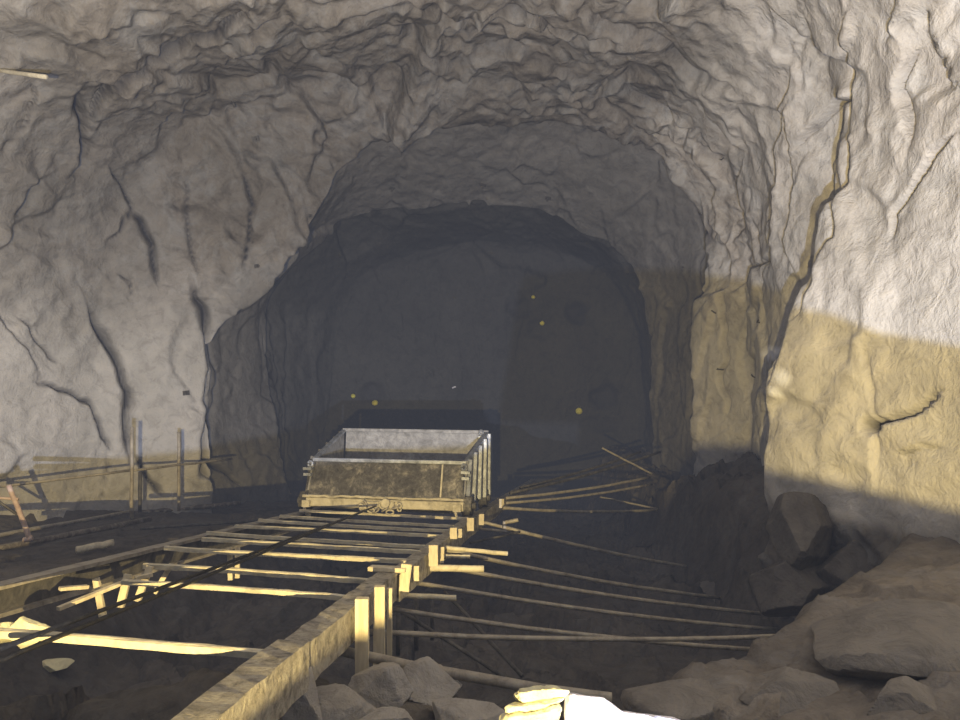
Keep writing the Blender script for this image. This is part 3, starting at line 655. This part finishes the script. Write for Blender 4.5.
# bright foreground rocks
G3 = 'brightly lit foreground rocks'
def slab(poly, Y, th, mat, label, seed, amp=.0065, slope=9):
    bm = bmesh.new(); n = len(poly)
    def ring(yy, k, up=0):
        cx = sum(a for a, b in poly)/n; cy = sum(b for a, b in poly)/n
        return [bm.verts.new(at(cx+(a-cx)*k, cy+(b-cy)*k-up, Y)+Vector((0, yy, 0))) for a, b in poly]
    rs = [ring(-.006, .90), ring(.006, 1.0), ring(th*.5, 1.02, -slope*.5-3), ring(th, .9, -slope-8)]
    bm.faces.new(rs[0]); bm.faces.new(rs[-1][::-1])
    for a, b in zip(rs, rs[1:]):
        for k in range(n): bm.faces.new((a[k], b[k], b[(k+1) % n], a[(k+1) % n]))
    bmesh.ops.recalc_face_normals(bm, faces=bm.faces); bmesh.ops.triangulate(bm, faces=bm.faces)
    bmesh.ops.subdivide_edges(bm, edges=bm.edges, cuts=5, use_grid_fill=True)
    for _ in range(2): bmesh.ops.smooth_vert(bm, verts=bm.verts, factor=.5, use_axis_x=True, use_axis_y=True, use_axis_z=True)
    bm.normal_update(); P = np.array([v.co[:] for v in bm.verts])
    q = fbm(P*22+seed, 4, seed)*amp*1.6+fbm(P*70+seed, 3, seed)*amp*.5-np.exp(-(vnoise(P*16+seed, seed+3)/.07)**2)*amp*1.0
    for v, k in zip(bm.verts, q): v.co += v.normal*k
    me = bpy.data.meshes.new('rock'); bm.to_mesh(me); bm.free(); me.polygons.foreach_set('use_smooth', [True]*len(me.polygons)); me.materials.append(mat)
    o = bpy.data.objects.new('rock', me); C.objects.link(o); origin_to(o, at(*poly[0], Y)); return tag(o, label, 'rock', G3)
slab([(515,696),(520,690),(543,687),(557,688),(570,692),(565,698),(548,702),(533,704),(517,702)], 1.72, .09, M['yellowlitrock'], 'topmost bright yellow-lit slab of the foreground rock stack', 31)
slab([(505,709),(513,704),(537,704),(551,701),(565,699),(558,704),(545,710),(520,714),(506,714)], 1.70, .09, M['yellowlitrock'], 'middle bright yellow-lit slab of the foreground rock stack', 32)
slab([(500,722),(507,716),(524,715),(545,711),(558,706),(562,712),(552,732),(500,742)], 1.68, .10, M['yellowlitrock'], 'lowest bright yellow-lit slab at the bottom edge', 33)
slab([(569,694),(590,697),(603,698),(612,704),(624,713),(650,716),(682,720),(700,760),(640,775),(569,770)], 1.70, .16, M['whitelitrock'], 'glaring white-lit rock beside the yellow-lit slabs at the bottom edge', 34, .002, 22)
# ------------------------------------------------------------------ lights
def lamp(name, loc, target, power, col, size, angle=150, blend=.3):
    l = bpy.data.lights.new(name, 'SPOT'); l.energy = power; l.color = col; l.shadow_soft_size = size; l.spot_size = math.radians(angle); l.spot_blend = blend
    o = bpy.data.objects.new(name, l); C.objects.link(o); o.location = loc; o.rotation_euler = (Vector(target)-Vector(loc)).to_track_quat('-Z','Y').to_euler(); return o
LY = Vector((-.25,-1,ZC-.45)); LW = Vector((.2,-.75,ZC-.70))
lamp('warm_floodlight', LY, (-.1,6,ZC-.2), 1850, (1,.76,.32), .0014)
lamp('cool_floodlight', LW, (0,6,ZC+.6), 1600, (.60,.70,1), .0011)
def shield(name, pts, y):  # added plates behind the camera, out of view, cutting the lamp beams
    bm = bmesh.new(); a = [bm.verts.new((x, y, ZC+z)) for x, z in pts]; b = [bm.verts.new((x, y-.03, ZC+z)) for x, z in pts]
    bm.faces.new(a); bm.faces.new(b[::-1]); n = len(a)
    for k in range(n): bm.faces.new((a[k], b[k], b[(k+1) % n], a[(k+1) % n]))
    bmesh.ops.recalc_face_normals(bm, faces=bm.faces); me = bpy.data.meshes.new(name); bm.to_mesh(me); bm.free(); me.materials.append(M['dark'])
    o = bpy.data.objects.new(name, me); C.objects.link(o); return tag(o, kind='structure')
eY = [(-3,-5),(3,-5),(3,-.075),(.58,-.075),(.36,-.055),(.29,-.06),(.25,-.13),(.18,-.155),(-.5,-.165),(-3,-.165)]
shield('light_shield_1', [(-.25+a*.15, -.45+e*.15) for a, e in eY], -.85)
eW = [(-3,-3),(1.6,-3),(1.6,.15),(.486,.14),(.37,.138),(.325,.15),(.2,.152),(.2,-.02),(.115,-.03),(.105,-.11),(.0,-.11),(-.005,-.02),(-.25,-.035),(-.38,-.042),(-.6,-.055),(-.8,-.075),(-3,-.12)]
shield('light_shield_2', [(.2+a*.2, -.70+e*.2) for a, e in eW], -.55)
shield('light_shield_3', [(.2+a*.2, -.70+e*.2) for a, e in [(.01,-.026),(.21,-.026),(.21,.152),(.035,.135)]], -.552)
hz = MB().box(-8, 6, -3.9, 14.4, -2.5, 8).build('added_glow', M['dark']); hm = bpy.data.materials.new('haze_glow'); hm.use_nodes = True
nt = hm.node_tree; nt.nodes.clear(); ou = nt.nodes.new('ShaderNodeOutputMaterial'); em = nt.nodes.new('ShaderNodeEmission')
em.inputs[0].default_value = (.72,.78,1,1); em.inputs[1].default_value = .0038; nt.links.new(em.outputs[0], ou.inputs['Volume'])  # emission volume without scattering: added glow that lifts the darks like hazy air
hz.data.materials[0] = hm; tag(hz, 'thin added glow filling the whole tunnel', 'added_glow', kind='stuff')
# ------------------------------------------------------------------ world, camera
wd = bpy.data.worlds.new('World'); bpy.context.scene.world = wd; wd.use_nodes = True
bg = wd.node_tree.nodes['Background']; bg.inputs[0].default_value = (.74,.82,1,1); bg.inputs[1].default_value = .19
cam = bpy.data.cameras.new('Camera'); co = bpy.data.objects.new('Camera', cam); C.objects.link(co); co.location = (0,0,ZC); co.rotation_euler = (math.radians(90),0,0)
cam.sensor_width = 36; cam.lens = F/960*36; cam.clip_start = .02
s = bpy.context.scene; s.camera = co
s.view_settings.view_transform = 'Standard'; s.view_settings.look = 'None'; s.view_settings.exposure = 0

s.cycles.max_bounces = 6; s.cycles.diffuse_bounces = 4; s.cycles.volume_bounces = 0
